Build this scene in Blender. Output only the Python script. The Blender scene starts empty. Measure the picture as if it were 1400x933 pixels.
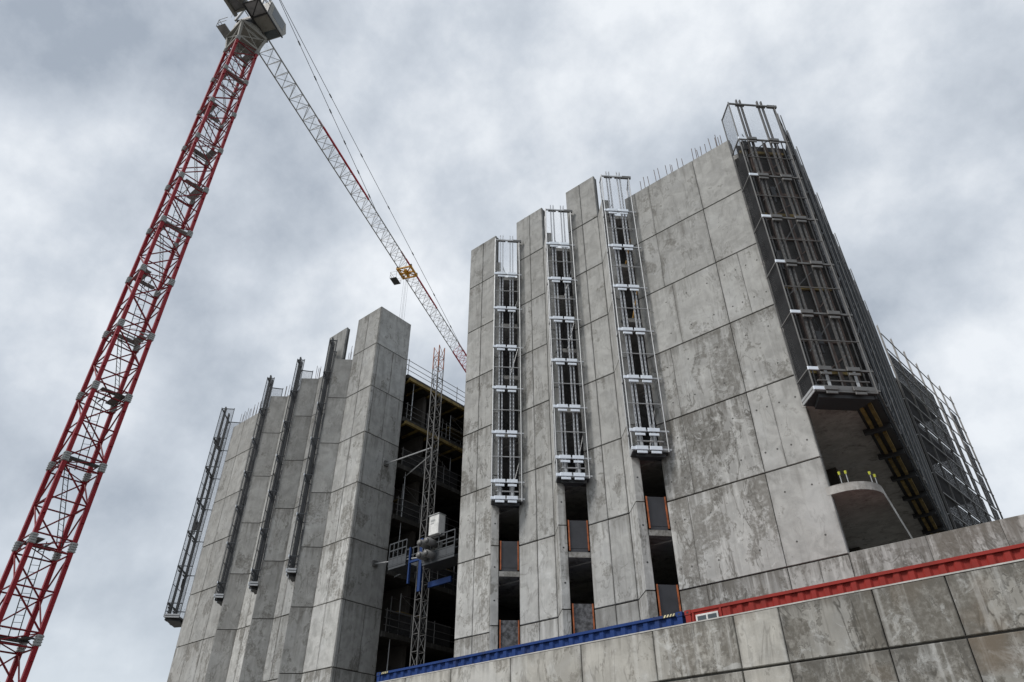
import bpy, math, random
from mathutils import Matrix, Vector
random.seed(7)
S = bpy.context.scene
COL = S.collection
R = math.radians
H = 1.65                      # eye height: measured heights are taken from the eye

# ------------------------------------------------------------------ camera
cam = bpy.data.cameras.new("camera")
cam.sensor_fit = 'HORIZONTAL'; cam.sensor_width = 36.0; cam.lens = 24.606
cam.clip_start = 0.1; cam.clip_end = 9000
co = bpy.data.objects.new("camera", cam); COL.objects.link(co)
rot = Matrix(((0.764046, 0.380722, 0.520849), (0.645156, -0.447641, -0.619186), (-0.002584, 0.809115, -0.587644)))
co.matrix_world = Matrix.Translation((0, 0, H)) @ rot.to_4x4()
S.camera = co

# ------------------------------------------------------------------ light, sky, exposure
SUN_EL, SUN_DIR = R(48), Vector((-0.42, -0.91, 0))       # the brighter part of the overcast: behind the camera, a little left
sd = SUN_DIR.normalized() * math.cos(SUN_EL) + Vector((0, 0, math.sin(SUN_EL)))
sl = bpy.data.lights.new("sun", 'SUN'); sl.energy = 1.5; sl.angle = R(18); sl.color = (1.0, 0.965, 0.92)
so = bpy.data.objects.new("sun", sl); COL.objects.link(so)
so.rotation_euler = sd.to_track_quat('Z', 'Y').to_euler()
so.location = (0, 0, 90)
S.view_settings.view_transform = 'Standard'; S.view_settings.look = 'None'
S.view_settings.gamma = 1; S.view_settings.use_curve_mapping = False
S.view_settings.exposure = 0.92

W = bpy.data.worlds.new("World"); S.world = W; W.use_nodes = True
def build_world():
    nt = W.node_tree; nt.nodes.clear()
    def nd(t, **k):
        n = nt.nodes.new(t)
        for a, b in k.items(): setattr(n, a, b)
        return n
    L = nt.links.new
    out = nd('ShaderNodeOutputWorld'); bg = nd('ShaderNodeBackground'); bg.inputs['Strength'].default_value = 0.1
    L(bg.outputs[0], out.inputs[0])
    sky = nd('ShaderNodeTexSky', sky_type='NISHITA', sun_disc=False)
    sky.sun_elevation = SUN_EL; sky.sun_rotation = math.atan2(sd.x, sd.y)
    tc = nd('ShaderNodeTexCoord'); sep = nd('ShaderNodeSeparateXYZ'); L(tc.outputs['Generated'], sep.inputs[0])
    def mth(op, a, b=None):
        m = nd('ShaderNodeMath', operation=op)
        for i, v in enumerate((a, b)):
            if v is None: continue
            if isinstance(v, (int, float)): m.inputs[i].default_value = v
            else: L(v, m.inputs[i])
        return m.outputs[0]
    den = mth('ADD', mth('MAXIMUM', sep.outputs['Z'], 0.0), 0.32)
    cx = mth('DIVIDE', sep.outputs['X'], den); cy = mth('DIVIDE', sep.outputs['Y'], den)
    comb = nd('ShaderNodeCombineXYZ'); L(cx, comb.inputs[0]); L(cy, comb.inputs[1])
    def noise(scale, det, rough, dist, off, vec=None):
        mp = nd('ShaderNodeMapping'); L(vec or comb.outputs[0], mp.inputs[0]); mp.inputs['Location'].default_value = off
        n = nd('ShaderNodeTexNoise'); L(mp.outputs[0], n.inputs['Vector'])
        n.inputs['Scale'].default_value = scale; n.inputs['Detail'].default_value = det
        n.inputs['Roughness'].default_value = rough; n.inputs['Distortion'].default_value = dist
        return n.outputs[0]
    n1 = noise(1.5, 8, 0.5, 0.0, (9.4, 4.6, 0)); n2 = noise(5.5, 10, 0.58, 0.0, (11.3, 2.2, 4.0), tc.outputs['Generated']); n3 = noise(0.75, 3, 0.5, 0.0, (CLO[0], CLO[1], 0))
    s = mth('ADD', mth('ADD', mth('MULTIPLY', n1, 0.38), mth('MULTIPLY', n2, 0.36)), mth('MULTIPLY', n3, 0.26))
    cr = nd('ShaderNodeValToRGB'); L(s, cr.inputs[0]); e = cr.color_ramp
    e.elements[0].position = 0.385; e.elements[0].color = (0.37, 0.42, 0.49, 1)
    e.elements[1].position = 0.575; e.elements[1].color = (0.87, 0.905, 0.945, 1)
    m = e.elements.new(0.49); m.color = (0.61, 0.66, 0.725, 1)
    # pale band where the cloud thins towards the horizon
    hz = nd('ShaderNodeMix', data_type='RGBA'); L(cr.outputs[0], hz.inputs[6]); hz.inputs[7].default_value = (0.72, 0.78, 0.83, 1)
    f = mth('MULTIPLY', mth('POWER', mth('SUBTRACT', 1.0, mth('MAXIMUM', sep.outputs['Z'], 0.0)), 4.0), 0.85)
    L(f, hz.inputs[0])
    sc = nd('ShaderNodeMix', data_type='RGBA', blend_type='MULTIPLY'); sc.inputs[0].default_value = 1
    L(hz.outputs[2], sc.inputs[6]); sc.inputs[7].default_value = (5.4, 5.4, 5.4, 1)
    mx = nd('ShaderNodeMix', data_type='RGBA'); mx.inputs[0].default_value = 0.96
    L(sky.outputs[0], mx.inputs[6]); L(sc.outputs[2], mx.inputs[7]); L(mx.outputs[2], bg.inputs[0])
CLO = (9.4, 4.6)
build_world()

# ------------------------------------------------------------------ mesh helpers
class MB:
    def __init__(s): s.v = []; s.f = []
    def add(s, vs, fs):
        b = len(s.v); s.v += [tuple(map(float, p)) for p in vs]; s.f += [tuple(i + b for i in f) for f in fs]; return s
    def box(s, x0, x1, y0, y1, z0, z1):
        return s.add([(x0,y0,z0),(x1,y0,z0),(x1,y1,z0),(x0,y1,z0),(x0,y0,z1),(x1,y0,z1),(x1,y1,z1),(x0,y1,z1)],
                     [(0,3,2,1),(4,5,6,7),(0,1,5,4),(1,2,6,5),(2,3,7,6),(3,0,4,7)])
    def cham(s, x0, x1, y0, y1, z0, z1, c):        # box whose front (y0) edges are chamfered
        return s.add([(x0+c,y0,z0+c),(x1-c,y0,z0+c),(x1-c,y0,z1-c),(x0+c,y0,z1-c),
                      (x0,y0+c,z0),(x1,y0+c,z0),(x1,y0+c,z1),(x0,y0+c,z1),
                      (x0,y1,z0),(x1,y1,z0),(x1,y1,z1),(x0,y1,z1)],
                     [(0,1,2,3),(4,5,1,0),(5,6,2,1),(6,7,3,2),(7,4,0,3),(8,9,5,4),(9,10,6,5),(10,11,7,6),(11,8,4,7),(11,10,9,8)])
    def beam(s, p, q, w, h=None, up=(0, 0, 1)):
        h = h or w; p = Vector(p); q = Vector(q); d = (q - p).normalized(); u = Vector(up)
        if abs(d.dot(u)) > 0.97: u = Vector((1, 0, 0))
        a = d.cross(u).normalized(); b = a.cross(d).normalized(); a *= w / 2; b *= h / 2
        vs = [p-a-b, p+a-b, p+a+b, p-a+b, q-a-b, q+a-b, q+a+b, q-a+b]
        return s.add(vs, [(0,3,2,1),(4,5,6,7),(0,1,5,4),(1,2,6,5),(2,3,7,6),(3,0,4,7)][:2][::-1] + [(0,1,5,4),(1,2,6,5),(2,3,7,6),(3,0,4,7)])
    def tube(s, p, q, r, n=6, r2=None):
        p = Vector(p); q = Vector(q); d = (q - p).normalized(); u = Vector((0, 0, 1))
        if abs(d.dot(u)) > 0.97: u = Vector((1, 0, 0))
        a = d.cross(u).normalized(); b = d.cross(a).normalized(); r2 = r if r2 is None else r2
        vs = []
        for c, rr in ((p, r), (q, r2)):
            for i in range(n):
                t = 2 * math.pi * i / n; vs.append(c + a * math.cos(t) * rr + b * math.sin(t) * rr)
        fs = [(i, (i+1) % n, n + (i+1) % n, n + i) for i in range(n)]
        fs += [tuple(range(n))[::-1], tuple(range(n, 2*n))]
        return s.add(vs, fs)
    def prism(s, poly, z0, z1):
        n = len(poly)
        a = sum(poly[i][0]*poly[(i+1) % n][1] - poly[(i+1) % n][0]*poly[i][1] for i in range(n))
        if a < 0: poly = poly[::-1]
        vs = [(x, y, z0) for x, y in poly] + [(x, y, z1) for x, y in poly]
        return s.add(vs, [tuple(range(n))[::-1], tuple(range(n, 2*n))] + [(i, (i+1) % n, n + (i+1) % n, n + i) for i in range(n)])
    def mesh(s, name, mat):
        me = bpy.data.meshes.new(name); me.from_pydata(s.v, [], s.f); me.update()
        if mat: me.materials.append(mat)
        return me

def link(name, me, parent=None, loc=(0, 0, 0), rz=0.0, **props):
    o = bpy.data.objects.new(name, me); COL.objects.link(o)
    o.location = loc; o.rotation_euler = (0, 0, rz)
    if parent is not None: o.parent = parent
    for k, v in props.items(): o[k] = v
    return o
def part(name, mb, mat, parent=None, loc=(0, 0, 0), rz=0.0, **props): return link(name, mb.mesh(name, mat), parent, loc, rz, **props)
def thing(name, label, cat, loc=(0, 0, 0), rz=0.0, group=None):
    o = link(name, None, None, loc, rz, label=label, category=cat); o.empty_display_size = 0.3
    if group: o['group'] = group
    return o
def smooth(o):
    for p in o.data.polygons: p.use_smooth = True
    return o

# ------------------------------------------------------------------ materials
def mat_base(name):
    m = bpy.data.materials.new(name); m.use_nodes = True
    nt = m.node_tree; b = nt.nodes['Principled BSDF']
    def nd(t, **k):
        n = nt.nodes.new(t)
        for a, c in k.items(): setattr(n, a, c)
        return n
    L = nt.links.new
    def mth(op, a, b2=None, clamp=False):
        n = nd('ShaderNodeMath', operation=op); n.use_clamp = clamp
        for i, v in enumerate((a, b2)):
            if v is None: continue
            if isinstance(v, (int, float)): n.inputs[i].default_value = v
            else: L(v, n.inputs[i])
        return n.outputs[0]
    def noise(vec, scale, det=5, rough=0.55, dist=0.0):
        n = nd('ShaderNodeTexNoise'); L(vec, n.inputs['Vector']); n.inputs['Scale'].default_value = scale
        n.inputs['Detail'].default_value = det; n.inputs['Roughness'].default_value = rough; n.inputs['Distortion'].default_value = dist
        return n.outputs[0]
    def ramp(v, a, b2):
        n = nd('ShaderNodeMapRange'); n.interpolation_type = 'SMOOTHSTEP'; L(v, n.inputs[0])
        n.inputs[1].default_value = a; n.inputs[2].default_value = b2
        return n.outputs[0]
    def mix(f, a, b2, bt='MIX'):
        n = nd('ShaderNodeMix', data_type='RGBA', blend_type=bt)
        if isinstance(f, (int, float)): n.inputs[0].default_value = f
        else: L(f, n.inputs[0])
        for i, v in ((6, a), (7, b2)):
            if isinstance(v, tuple): n.inputs[i].default_value = (*v, 1)
            else: L(v, n.inputs[i])
        return n.outputs[2]
    def scaled(vec, sc):
        n = nd('ShaderNodeMapping'); L(vec, n.inputs[0]); n.inputs['Scale'].default_value = sc; return n.outputs[0]
    return m, nt, b, nd, L, mth, noise, ramp, mix, scaled

def concrete(name, base=(0.348, 0.347, 0.333), holes=True, damp=(0.100, 0.093, 0.079)):
    """cast concrete; object colour = (tone, amount of stain, brown wash, 1)"""
    m, nt, b, nd, L, mth, noise, ramp, mix, scaled = mat_base(name)
    geo = nd('ShaderNodeNewGeometry'); oi = nd('ShaderNodeObjectInfo'); tc = nd('ShaderNodeTexCoord')
    sepc = nd('ShaderNodeSeparateColor'); L(oi.outputs['Color'], sepc.inputs[0])
    tone, stain, brown = sepc.outputs[0], sepc.outputs[1], sepc.outputs[2]
    off = nd('ShaderNodeVectorMath', operation='ADD'); L(geo.outputs['Position'], off.inputs[0])
    rnd = nd('ShaderNodeCombineXYZ')
    L(mth('MULTIPLY', oi.outputs['Random'], 37.0), rnd.inputs[0]); L(mth('MULTIPLY', oi.outputs['Random'], 91.0), rnd.inputs[1]); L(mth('MULTIPLY', oi.outputs['Random'], 63.0), rnd.inputs[2])
    L(rnd.outputs[0], off.inputs[1]); P = off.outputs[0]
    wide = noise(P, 0.55, 4, 0.55, 0.4); mid = noise(P, 1.7, 7, 0.6, 0.6); fine = noise(P, 9, 6, 0.65)
    grain = noise(P, 60, 3, 0.6)
    stk = noise(scaled(P, (5.5, 5.5, 0.32)), 1.0, 5, 0.6, 0.3)
    gz = nd('ShaderNodeSeparateXYZ'); L(tc.outputs['Generated'], gz.inputs[0])
    # tone of the pour, cloudy cement skin
    c = mix(ramp(mid, 0.30, 0.72), tuple(x * 0.80 for x in base), tuple(x * 1.16 for x in base))
    c = mix(mth('MULTIPLY', ramp(wide, 0.52, 0.66), 0.40), c, (0.43, 0.435, 0.43))
    # damp patches: darker inside, a darker tide line along the edge
    tall = noise(scaled(P, (1.0, 1.0, 0.55)), 0.85, 6, 0.6, 0.9)
    pm = mth('ADD', mth('ADD', mth('MULTIPLY', tall, 0.55), mth('MULTIPLY', mid, 0.30)), mth('MULTIPLY', fine, 0.15))
    th = mth('SUBTRACT', 0.595, mth('MULTIPLY', stain, 0.125))
    dlt = mth('SUBTRACT', pm, th)
    patch = ramp(dlt, -0.010, 0.040)
    c = mix(mth('MULTIPLY', patch, mth('ADD', mth('ADD', 0.20, mth('MULTIPLY', stain, 0.16)), mth('MULTIPLY', ramp(fine, 0.26, 0.62), 0.46)), True), c, damp)
    edge = mth('SUBTRACT', 1.0, ramp(mth('ABSOLUTE', mth('SUBTRACT', dlt, 0.004)), 0.0, 0.012))
    c = mix(mth('MULTIPLY', mth('MULTIPLY', edge, ramp(noise(P, 2.6, 3), 0.38, 0.58)), mth('ADD', 0.2, mth('MULTIPLY', stain, 0.65)), True), c, (0.075, 0.07, 0.06))
    # meandering runs left by water
    vn = noise(scaled(P, (1.25, 1.25, 0.5)), 0.95, 4, 0.62, 0.7)
    vein = mth('SUBTRACT', 1.0, ramp(mth('ABSOLUTE', mth('SUBTRACT', vn, 0.52)), 0.004, 0.026))
    vein = mth('MULTIPLY', vein, mth('MULTIPLY', ramp(noise(P, 0.9, 3), 0.42, 0.54), ramp(fine, 0.24, 0.50)))
    c = mix(mth('MULTIPLY', vein, mth('ADD', 0.12, mth('MULTIPLY', stain, 0.85)), True), c, (0.085, 0.08, 0.07))
    # pale cement bloom
    bl = ramp(noise(P, 1.9, 8, 0.70, 0.9), 0.55, 0.64)
    c = mix(mth('MULTIPLY', bl, mth('ADD', 0.08, mth('MULTIPLY', stain, 0.55)), True), c, (0.53, 0.535, 0.52))
    # grime along the seams and the runs below the joint above
    ex = mth('MINIMUM', gz.outputs['X'], mth('SUBTRACT', 1.0, gz.outputs['X']))
    eg = mth('MULTIPLY', ramp(mth('ADD', ex, mth('MULTIPLY', mth('SUBTRACT', fine, 0.5), 0.12)), 0.075, -0.01), ramp(noise(P, 1.3, 4), 0.36, 0.6))
    c = mix(mth('MULTIPLY', eg, 0.55), c, (0.11, 0.104, 0.092))
    top = ramp(mth('ADD', gz.outputs['Z'], mth('MULTIPLY', mth('SUBTRACT', stk, 0.5), 1.0)), 0.76, 1.10)
    c = mix(mth('MULTIPLY', mth('MULTIPLY', top, mth('ADD', stain, 0.25)), 0.66, True), c, (0.115, 0.108, 0.095))
    c = mix(mth('MULTIPLY', ramp(stk, 0.54, 0.72), mth('MULTIPLY', mth('ADD', stain, 0.12), 0.62), True), c, (0.13, 0.122, 0.107))
    c = mix(mth('MULTIPLY', ramp(stk, 0.48, 0.30), mth('MULTIPLY', mth('ADD', stain, 0.1), 0.42), True), c, (0.58, 0.58, 0.56))
    c = mix(mth('MULTIPLY', mth('MULTIPLY', brown, ramp(noise(P, 0.7, 3, 0.5, 0.5), 0.48, 0.64)), 0.8), c, (0.19, 0.145, 0.10))
    # pinholes and small scuffs
    if holes:
        vo = nd('ShaderNodeTexVoronoi'); L(P, vo.inputs['Vector']); vo.inputs['Scale'].default_value = 3.2
        ph = mth('MULTIPLY', ramp(vo.outputs['Distance'], 0.07, 0.035), ramp(noise(P, 1.1, 2), 0.5, 0.62))
        c = mix(mth('MULTIPLY', ph, 0.75), c, (0.07, 0.065, 0.06))
        sc = noise(scaled(P, (7, 7, 2.2)), 1.0, 2, 0.5, 2.2)
        c = mix(mth('MULTIPLY', mth('MULTIPLY', ramp(sc, 0.70, 0.76), ramp(noise(P, 0.8, 2), 0.48, 0.6)), 0.55), c, (0.10, 0.095, 0.085))
    c = mix(mth('MULTIPLY', ramp(grain, 0.35, 0.65), 0.16), c, tuple(x * 0.62 for x in base))
    tn = nd('ShaderNodeCombineColor')
    for i in range(3): L(tone, tn.inputs[i])
    c = mix(1.0, c, tn.outputs[0], 'MULTIPLY')
    L(c, b.inputs['Base Color'])
    b.inputs['Roughness'].default_value = 0.85; b.inputs['Specular IOR Level'].default_value = 0.3
    bp = nd('ShaderNodeBump'); bp.inputs['Strength'].default_value = 0.35; bp.inputs['Distance'].default_value = 0.02
    L(mth('ADD', mth('MULTIPLY', mid, 0.5), mth('MULTIPLY', fine, 0.5)), bp.inputs['Height']); L(bp.outputs[0], b.inputs['Normal'])
    return m

def metal(name, col, rough=0.5, met=0.0, wear=(0.2, 0.18, 0.16), amt=0.35, scale=5.0):
    m, nt, b, nd, L, mth, noise, ramp, mix, scaled = mat_base(name)
    geo = nd('ShaderNodeNewGeometry'); oi = nd('ShaderNodeObjectInfo'); P = geo.outputs['Position']
    n1 = noise(P, scale, 5, 0.6); n2 = noise(scaled(P, (6, 6, 0.6)), 1.0, 4, 0.6)
    c = mix(mth('MULTIPLY', ramp(n1, 0.48, 0.72), amt), col, wear)
    c = mix(mth('MULTIPLY', ramp(n2, 0.5, 0.75), amt * 0.7), c, tuple(x * 0.6 for x in col))
    c = mix(mth('MULTIPLY', oi.outputs['Random'], 0.25), c, tuple(min(1, x * 0.72) for x in col))
    L(c, b.inputs['Base Color']); b.inputs['Metallic'].default_value = met
    L(mth('ADD', mth('MULTIPLY', n1, 0.3), rough - 0.15), b.inputs['Roughness'])
    if met == 0.0: b.inputs['Specular IOR Level'].default_value = 0.22
    return m

def netting(name, col, cover, pitch=0.05):
    """woven wire infill: a grid of strands with open squares between"""
    m, nt, b, nd, L, mth, noise, ramp, mix, scaled = mat_base(name)
    tc = nd('ShaderNodeTexCoord'); sx = nd('ShaderNodeSeparateXYZ'); L(tc.outputs['Object'], sx.inputs[0])
    h = mth('ADD', sx.outputs['X'], sx.outputs['Y'])
    w = 1 - math.sqrt(1 - cover)
    def strand(v):
        return mth('LESS_THAN', mth('FRACT', mth('DIVIDE', v, pitch)), w)
    a = mth('MAXIMUM', strand(h), strand(sx.outputs['Z']))
    geo = nd('ShaderNodeNewGeometry')
    L(mix(ramp(noise(geo.outputs['Position'], 1.2, 4), 0.35, 0.7), col, tuple(x * 0.6 for x in col)), b.inputs['Base Color'])
    b.inputs['Roughness'].default_value = 0.9; b.inputs['Specular IOR Level'].default_value = 0.05
    L(a, b.inputs['Alpha'])
    return m

def flat(name, col, rough=0.7, var=0.3, scale=4.0):
    m, nt, b, nd, L, mth, noise, ramp, mix, scaled = mat_base(name)
    geo = nd('ShaderNodeNewGeometry')
    L(mix(ramp(noise(geo.outputs['Position'], scale, 6, 0.6), 0.3, 0.72), tuple(x * (1 - var) for x in col), tuple(min(1, x * (1 + var * 0.6)) for x in col)), b.inputs['Base Color'])
    b.inputs['Roughness'].default_value = rough
    return m

M = dict(
    conc=concrete('cast_concrete'), wallc=concrete('retaining_concrete', base=(0.355, 0.343, 0.312), damp=(0.098, 0.087, 0.070)),
    core=flat('joint_concrete', (0.09, 0.088, 0.082), 0.9), slab=concrete('slab_concrete', base=(0.36, 0.35, 0.33), holes=False),
    inner=flat('shade_toned_inner_concrete', (0.065, 0.058, 0.05), 0.9, 0.35, 0.8), soffit=concrete('shade_toned_slab_concrete', base=(0.10, 0.092, 0.08), holes=False, damp=(0.06, 0.055, 0.05)), formply=flat('black_brown_formply', (0.022, 0.019, 0.016), 0.6, 0.5, 1.6), steel=metal('dull_dark_galvanised_steel', (0.055, 0.06, 0.066), 0.5, 0.2, (0.06, 0.055, 0.05)), zinc=metal('new_zinc_rail', (0.62, 0.64, 0.67), 0.45, 0.15, (0.35, 0.36, 0.38), 0.3), grate=netting('open_grating', (0.30, 0.30, 0.31), 0.20, 0.05),  # inner and soffit concrete: interior shade is put into the base colour
    galv=metal('galvanised_steel', (0.44, 0.45, 0.46), 0.5, 0.35, (0.25, 0.25, 0.25)),
    galvd=metal('weathered_galvanised_steel', (0.155, 0.153, 0.15), 0.55, 0.3, (0.12, 0.10, 0.085)),
    plate=metal('bright_zinc_plate', (0.80, 0.86, 0.94), 0.45, 0.0, (0.5, 0.52, 0.54), 0.25),
    red=metal('red_crane_paint', (0.25, 0.011, 0.019), 0.45, 0.0, (0.13, 0.02, 0.02), 0.35, 2.5),
    redj=metal('jib_red_paint', (0.40, 0.010, 0.022), 0.5, 0.0, (0.2, 0.03, 0.03), 0.3), redd=metal('dark_red_paint', (0.17, 0.010, 0.015), 0.5, 0.0, (0.06, 0.015, 0.012), 0.3),
    grey=metal('grey_crane_paint', (0.33, 0.34, 0.34), 0.5, 0.0, (0.2, 0.19, 0.17), 0.4),
    tan=metal('weathered_grey_paint', (0.25, 0.245, 0.225), 0.55, 0.0, (0.13, 0.12, 0.10), 0.5),
    darkm=metal('dark_steel', (0.045, 0.047, 0.05), 0.5, 0.0, (0.08, 0.06, 0.05), 0.3),
    yellow=metal('yellow_paint', (0.60, 0.30, 0.02), 0.5, 0.0, (0.3, 0.18, 0.05), 0.4),
    lime=flat('yellow_plastic', (0.46, 0.48, 0.04), 0.5, 0.1),
    timber=flat('yellow_formwork_timber', (0.21, 0.148, 0.04), 0.75, 0.5, 3),
    orange=flat('orange_paint', (0.36, 0.10, 0.03), 0.6, 0.4),
    board=flat('slate_barrier_board', (0.035, 0.036, 0.042), 0.55, 0.25, 2),
    scuffed=flat('scuffed_grey_board', (0.11, 0.11, 0.115), 0.75, 0.75, 7),
    blue=metal('blue_container_paint', (0.011, 0.040, 0.165), 0.7, 0.0, (0.03, 0.035, 0.06), 0.55, 2.0),
    bluef=metal('blue_frame_paint', (0.009, 0.034, 0.13), 0.5, 0.0, (0.006, 0.02, 0.06), 0.4),
    cred=metal('red_container_paint', (0.27, 0.026, 0.02), 0.7, 0.0, (0.13, 0.03, 0.022), 0.5, 2.0),
    cream=flat('pale_yellow_tape', (0.62, 0.56, 0.33), 0.6, 0.2), white=flat('white_paint', (0.62, 0.62, 0.60), 0.55, 0.2), black=flat('black_paint', (0.02, 0.02, 0.02), 0.5),
    glass=flat('dark_glass', (0.06, 0.075, 0.085), 0.12, 0.2),
    net=netting('cage_wire_mesh', (0.14, 0.145, 0.155), 0.07), netd=netting('dark_screen_mesh', (0.03, 0.03, 0.031), 0.95),
    nets=netting('cage_side_mesh', (0.07, 0.072, 0.076), 0.36), netm=netting('grey_screen_mesh', (0.055, 0.055, 0.056), 0.80), netp=netting('platform_grating', (0.16, 0.16, 0.16), 0.62, 0.06),
    ropem=flat('wire_rope', (0.07, 0.075, 0.08), 0.5), rust=flat('rusty_bar', (0.12, 0.085, 0.07), 0.8),
    ground=flat('gravel_ground', (0.20, 0.19, 0.17), 0.95, 0.35, 1.5), terr=flat('compacted_fill', (0.17, 0.155, 0.135), 0.95, 0.35, 1.2),
)

# ------------------------------------------------------------------ setting: ground
part('ground', MB().add([(-4000,-4000,0),(4000,-4000,0),(4000,4000,0),(-4000,4000,0)], [(0,1,2,3)]), M['ground'], kind='structure')
TERR = 2.52 + H
part('terrace', MB().add([(-60,16.9,TERR),(60,16.9,TERR),(60,120,TERR),(-60,120,TERR)], [(0,1,2,3)]), M['terr'], kind='structure')

# ------------------------------------------------------------------ concrete panels
JZ = [6.95 + 3.13 * k + H for k in range(-2, 8)]              # pour joints; index 2 is the lowest joint in view
PTH = 0.12
def tint(o, tone, stain, brown=0.0): o.color = (tone, stain, brown, 1)
def panel(parent, org, rz, x0, x1, z0, z1, name='concrete_panel', jx=0.010, jz=None, tone=1.0, stain=0.4, brown=0.0, mat=None, th=PTH):
    jz = random.uniform(.017, .029)
    mb = MB().cham(x0 + jx, x1 - jx, -random.uniform(0.0, 0.009), th, z0 + jz, z1 - random.uniform(.015, .025), 0.016)
    o = part(name, mb, mat or M['conc'], parent, org, rz)
    tint(o, tone, stain, brown); return o
def rows(zb, zt):
    ks = [z for z in JZ if zb + 0.6 < z < zt - 0.6]
    return list(zip([zb] + ks, ks + [zt]))

N0 = 21.75
tower_r = thing('concrete_tower', 'right-hand concrete tower with wide stained wall and three narrow window slots', 'building', (-11, 30, TERR))
tower_l = thing('concrete_tower', 'left-hand pleated concrete tower ending in a tall square pier', 'building', (-38, 30, TERR))
def loc(parent, p): return (p[0] - parent.location.x, p[1] - parent.location.y, p[2] - parent.location.z)
def P0(parent): return loc(parent, (0, 0, 0))

ZL, ZT, ZH = TERR, 25.75 + H, 28.78 + H                        # foot, ordinary top, raised top
def facet(parent, u0, u1, ztop, split, tones, thin=()):
    """one flat wall strip in the facade plane; split = seam positions, thin = extra hairline seams per row"""
    org = loc(parent, (0, N0, 0))
    for i, (za, zb) in enumerate(rows(ZL, ztop)):
        tone, st, br = tones(i)
        cuts = [u0] + list(split) + [u1]
        for j, (a, b) in enumerate(zip(cuts, cuts[1:])):
            t2 = tone * random.uniform(0.93, 1.05); s2 = st
            if callable(thin):
                ex = thin(i, j)
            else: ex = None
            if ex is None: panel(parent, org, 0, a, b, za, zb, tone=t2, stain=s2, brown=br)
            else:
                o2 = tones(i, j) if ex == 'x' else (tone, st, br)
                if isinstance(ex, float):
                    c = a + (b - a) * ex
                    q = MB().cham(a + .010, c - .003, -0.004, PTH, za + .022, zb - .022, 0.008)
                    o = part('concrete_panel', q, M['conc'], parent, org); tint(o, t2, s2, br)
                    q = MB().cham(c + .003, b - .010, -0.004, PTH, za + .022, zb - .022, 0.008)
                    o = part('concrete_panel', q, M['conc'], parent, org); tint(o, t2 * random.uniform(.97, 1.03), s2, br)
    core = MB().box(u0 + .03, u1 - .03, N0 + .085, N0 + .30, ZL, ztop - .03)
    o = part('wall_core', core, M['core'], parent, P0(parent))

def fin(parent, r, t, ztop, tones, sgn, width=0.32):
    """45-degree leaf that closes a window slot: r = root on the facade, t = tip (plan points)"""
    dx, dy = t[0] - r[0], t[1] - r[1]; ln = math.hypot(dx, dy); dx /= ln; dy /= ln
    nx, ny = (0.7071 * sgn, 0.7071)                               # thickness direction, into the building
    for i, (za, zb) in enumerate(rows(ZL, ztop)):
        g = 0.022; tone, st, br = tones(i)
        r2 = (r[0] + dx * 0.01, r[1] + dy * 0.01)
        poly = [r2, (t[0] - dx * .015, t[1] - dy * .015), (t[0] + nx * .015, t[1] + ny * .015), (t[0] + nx * (width-.015), t[1] + ny * (width-.015)),
                (t[0] + nx * width - dx * .015, t[1] + ny * width - dy * .015), (r[0] + nx * width, r[1] + ny * width)]
        o = part('fin_panel', MB().prism(poly, za + g, zb - g), M['conc'], parent, P0(parent)); tint(o, tone * random.uniform(.95, 1.04), st, br)
        # anchor sockets in the jamb
        if sgn > 0 and za < 14:
            for f in (0.30, 0.72):
                zz = za + (zb - za) * f; cxm, cym = t[0] + nx * width * .5, t[1] + ny * width * .5
                e = MB(); e.tube((cxm + dx * .004, cym + dy * .004, zz), (cxm - dx * .05, cym - dy * .05, zz), 0.035, 8)
                part('anchor_socket', e, M['black'], o, (0, 0, 0))
    ins = 0.06
    poly = [(r[0] + dx * ins + nx * ins, r[1] + dy * ins + ny * ins), (t[0] - dx * ins + nx * ins, t[1] - dy * ins + ny * ins),
            (t[0] - dx * ins + nx * (width - ins), t[1] - dy * ins + ny * (width - ins)), (r[0] + nx * (width - ins), r[1] + ny * (width - ins))]
    part('wall_core', MB().prism(poly, ZL, ztop - .04), M['core'], parent, P0(parent))

# ---- right tower
def tA(i, j=0): return ([1.12,1.24,1.24,1.16,.96,.92,.98,.92,.86][min(i,8)], [.75,.62,.45,.5,.6,.45,.15,.2,.3][min(i,8)], 0.0)
def tB(i, j=0): return ([1.12,1.24,1.18,1.06,.94,.90,.96,.90,.86][min(i,8)], [.6,.5,.3,.35,.45,.4,.25,.2,.2][min(i,8)], 0.0)
def tC(i, j=0): return ([.86,.84,1.06,1.02,1.0,.95,.92,.90,.84][min(i,8)], [.3,.3,.35,.4,.2,.2,.15,.15,.15][min(i,8)], 0.0)
def half(k): return lambda i, j: None
A0, A1 = -21.45, -19.50; B0, B1 = -17.95, -16.12; C0, C1 = -14.48, -12.65; D0, D1 = -11.05, -5.50
TIPS = [(-18.80, 20.97), (-15.34, 20.97), (-11.86, 20.97)]
facet(tower_r, A0, A1, ZH, [-20.45], tA); facet(tower_r, B0, B1, ZH, [-17.0], tB); facet(tower_r, C0, C1, ZH, [-13.58], tC)
def tD(i, j=0): return (1, .4, 0)
orgD = loc(tower_r, (0, N0, 0)); TIE = MB().tube((0, 0, 0), (0, .02, 0), .032, 8).mesh('tie_hole', M['core'])
DT = {  # per pour, from the foot up: (tone, stain) of the wide left part, (tone, stain) of the right part, hairline seam fractions
    0: ((.74, .75), (.90, .5), .28, .55), 1: ((.92, 1.0), (1.06, .55), .27, .52), 2: ((1.12, .72), (1.06, .10), .22, None), 3: ((.92, .9), (1.04, .10), .30, .42),
    4: ((.93, .62), (.98, .55), .30, None), 5: ((1.0, .30), (1.0, .28), .45, .5), 6: ((.86, .30), (.93, .10), .36, None)}
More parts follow.
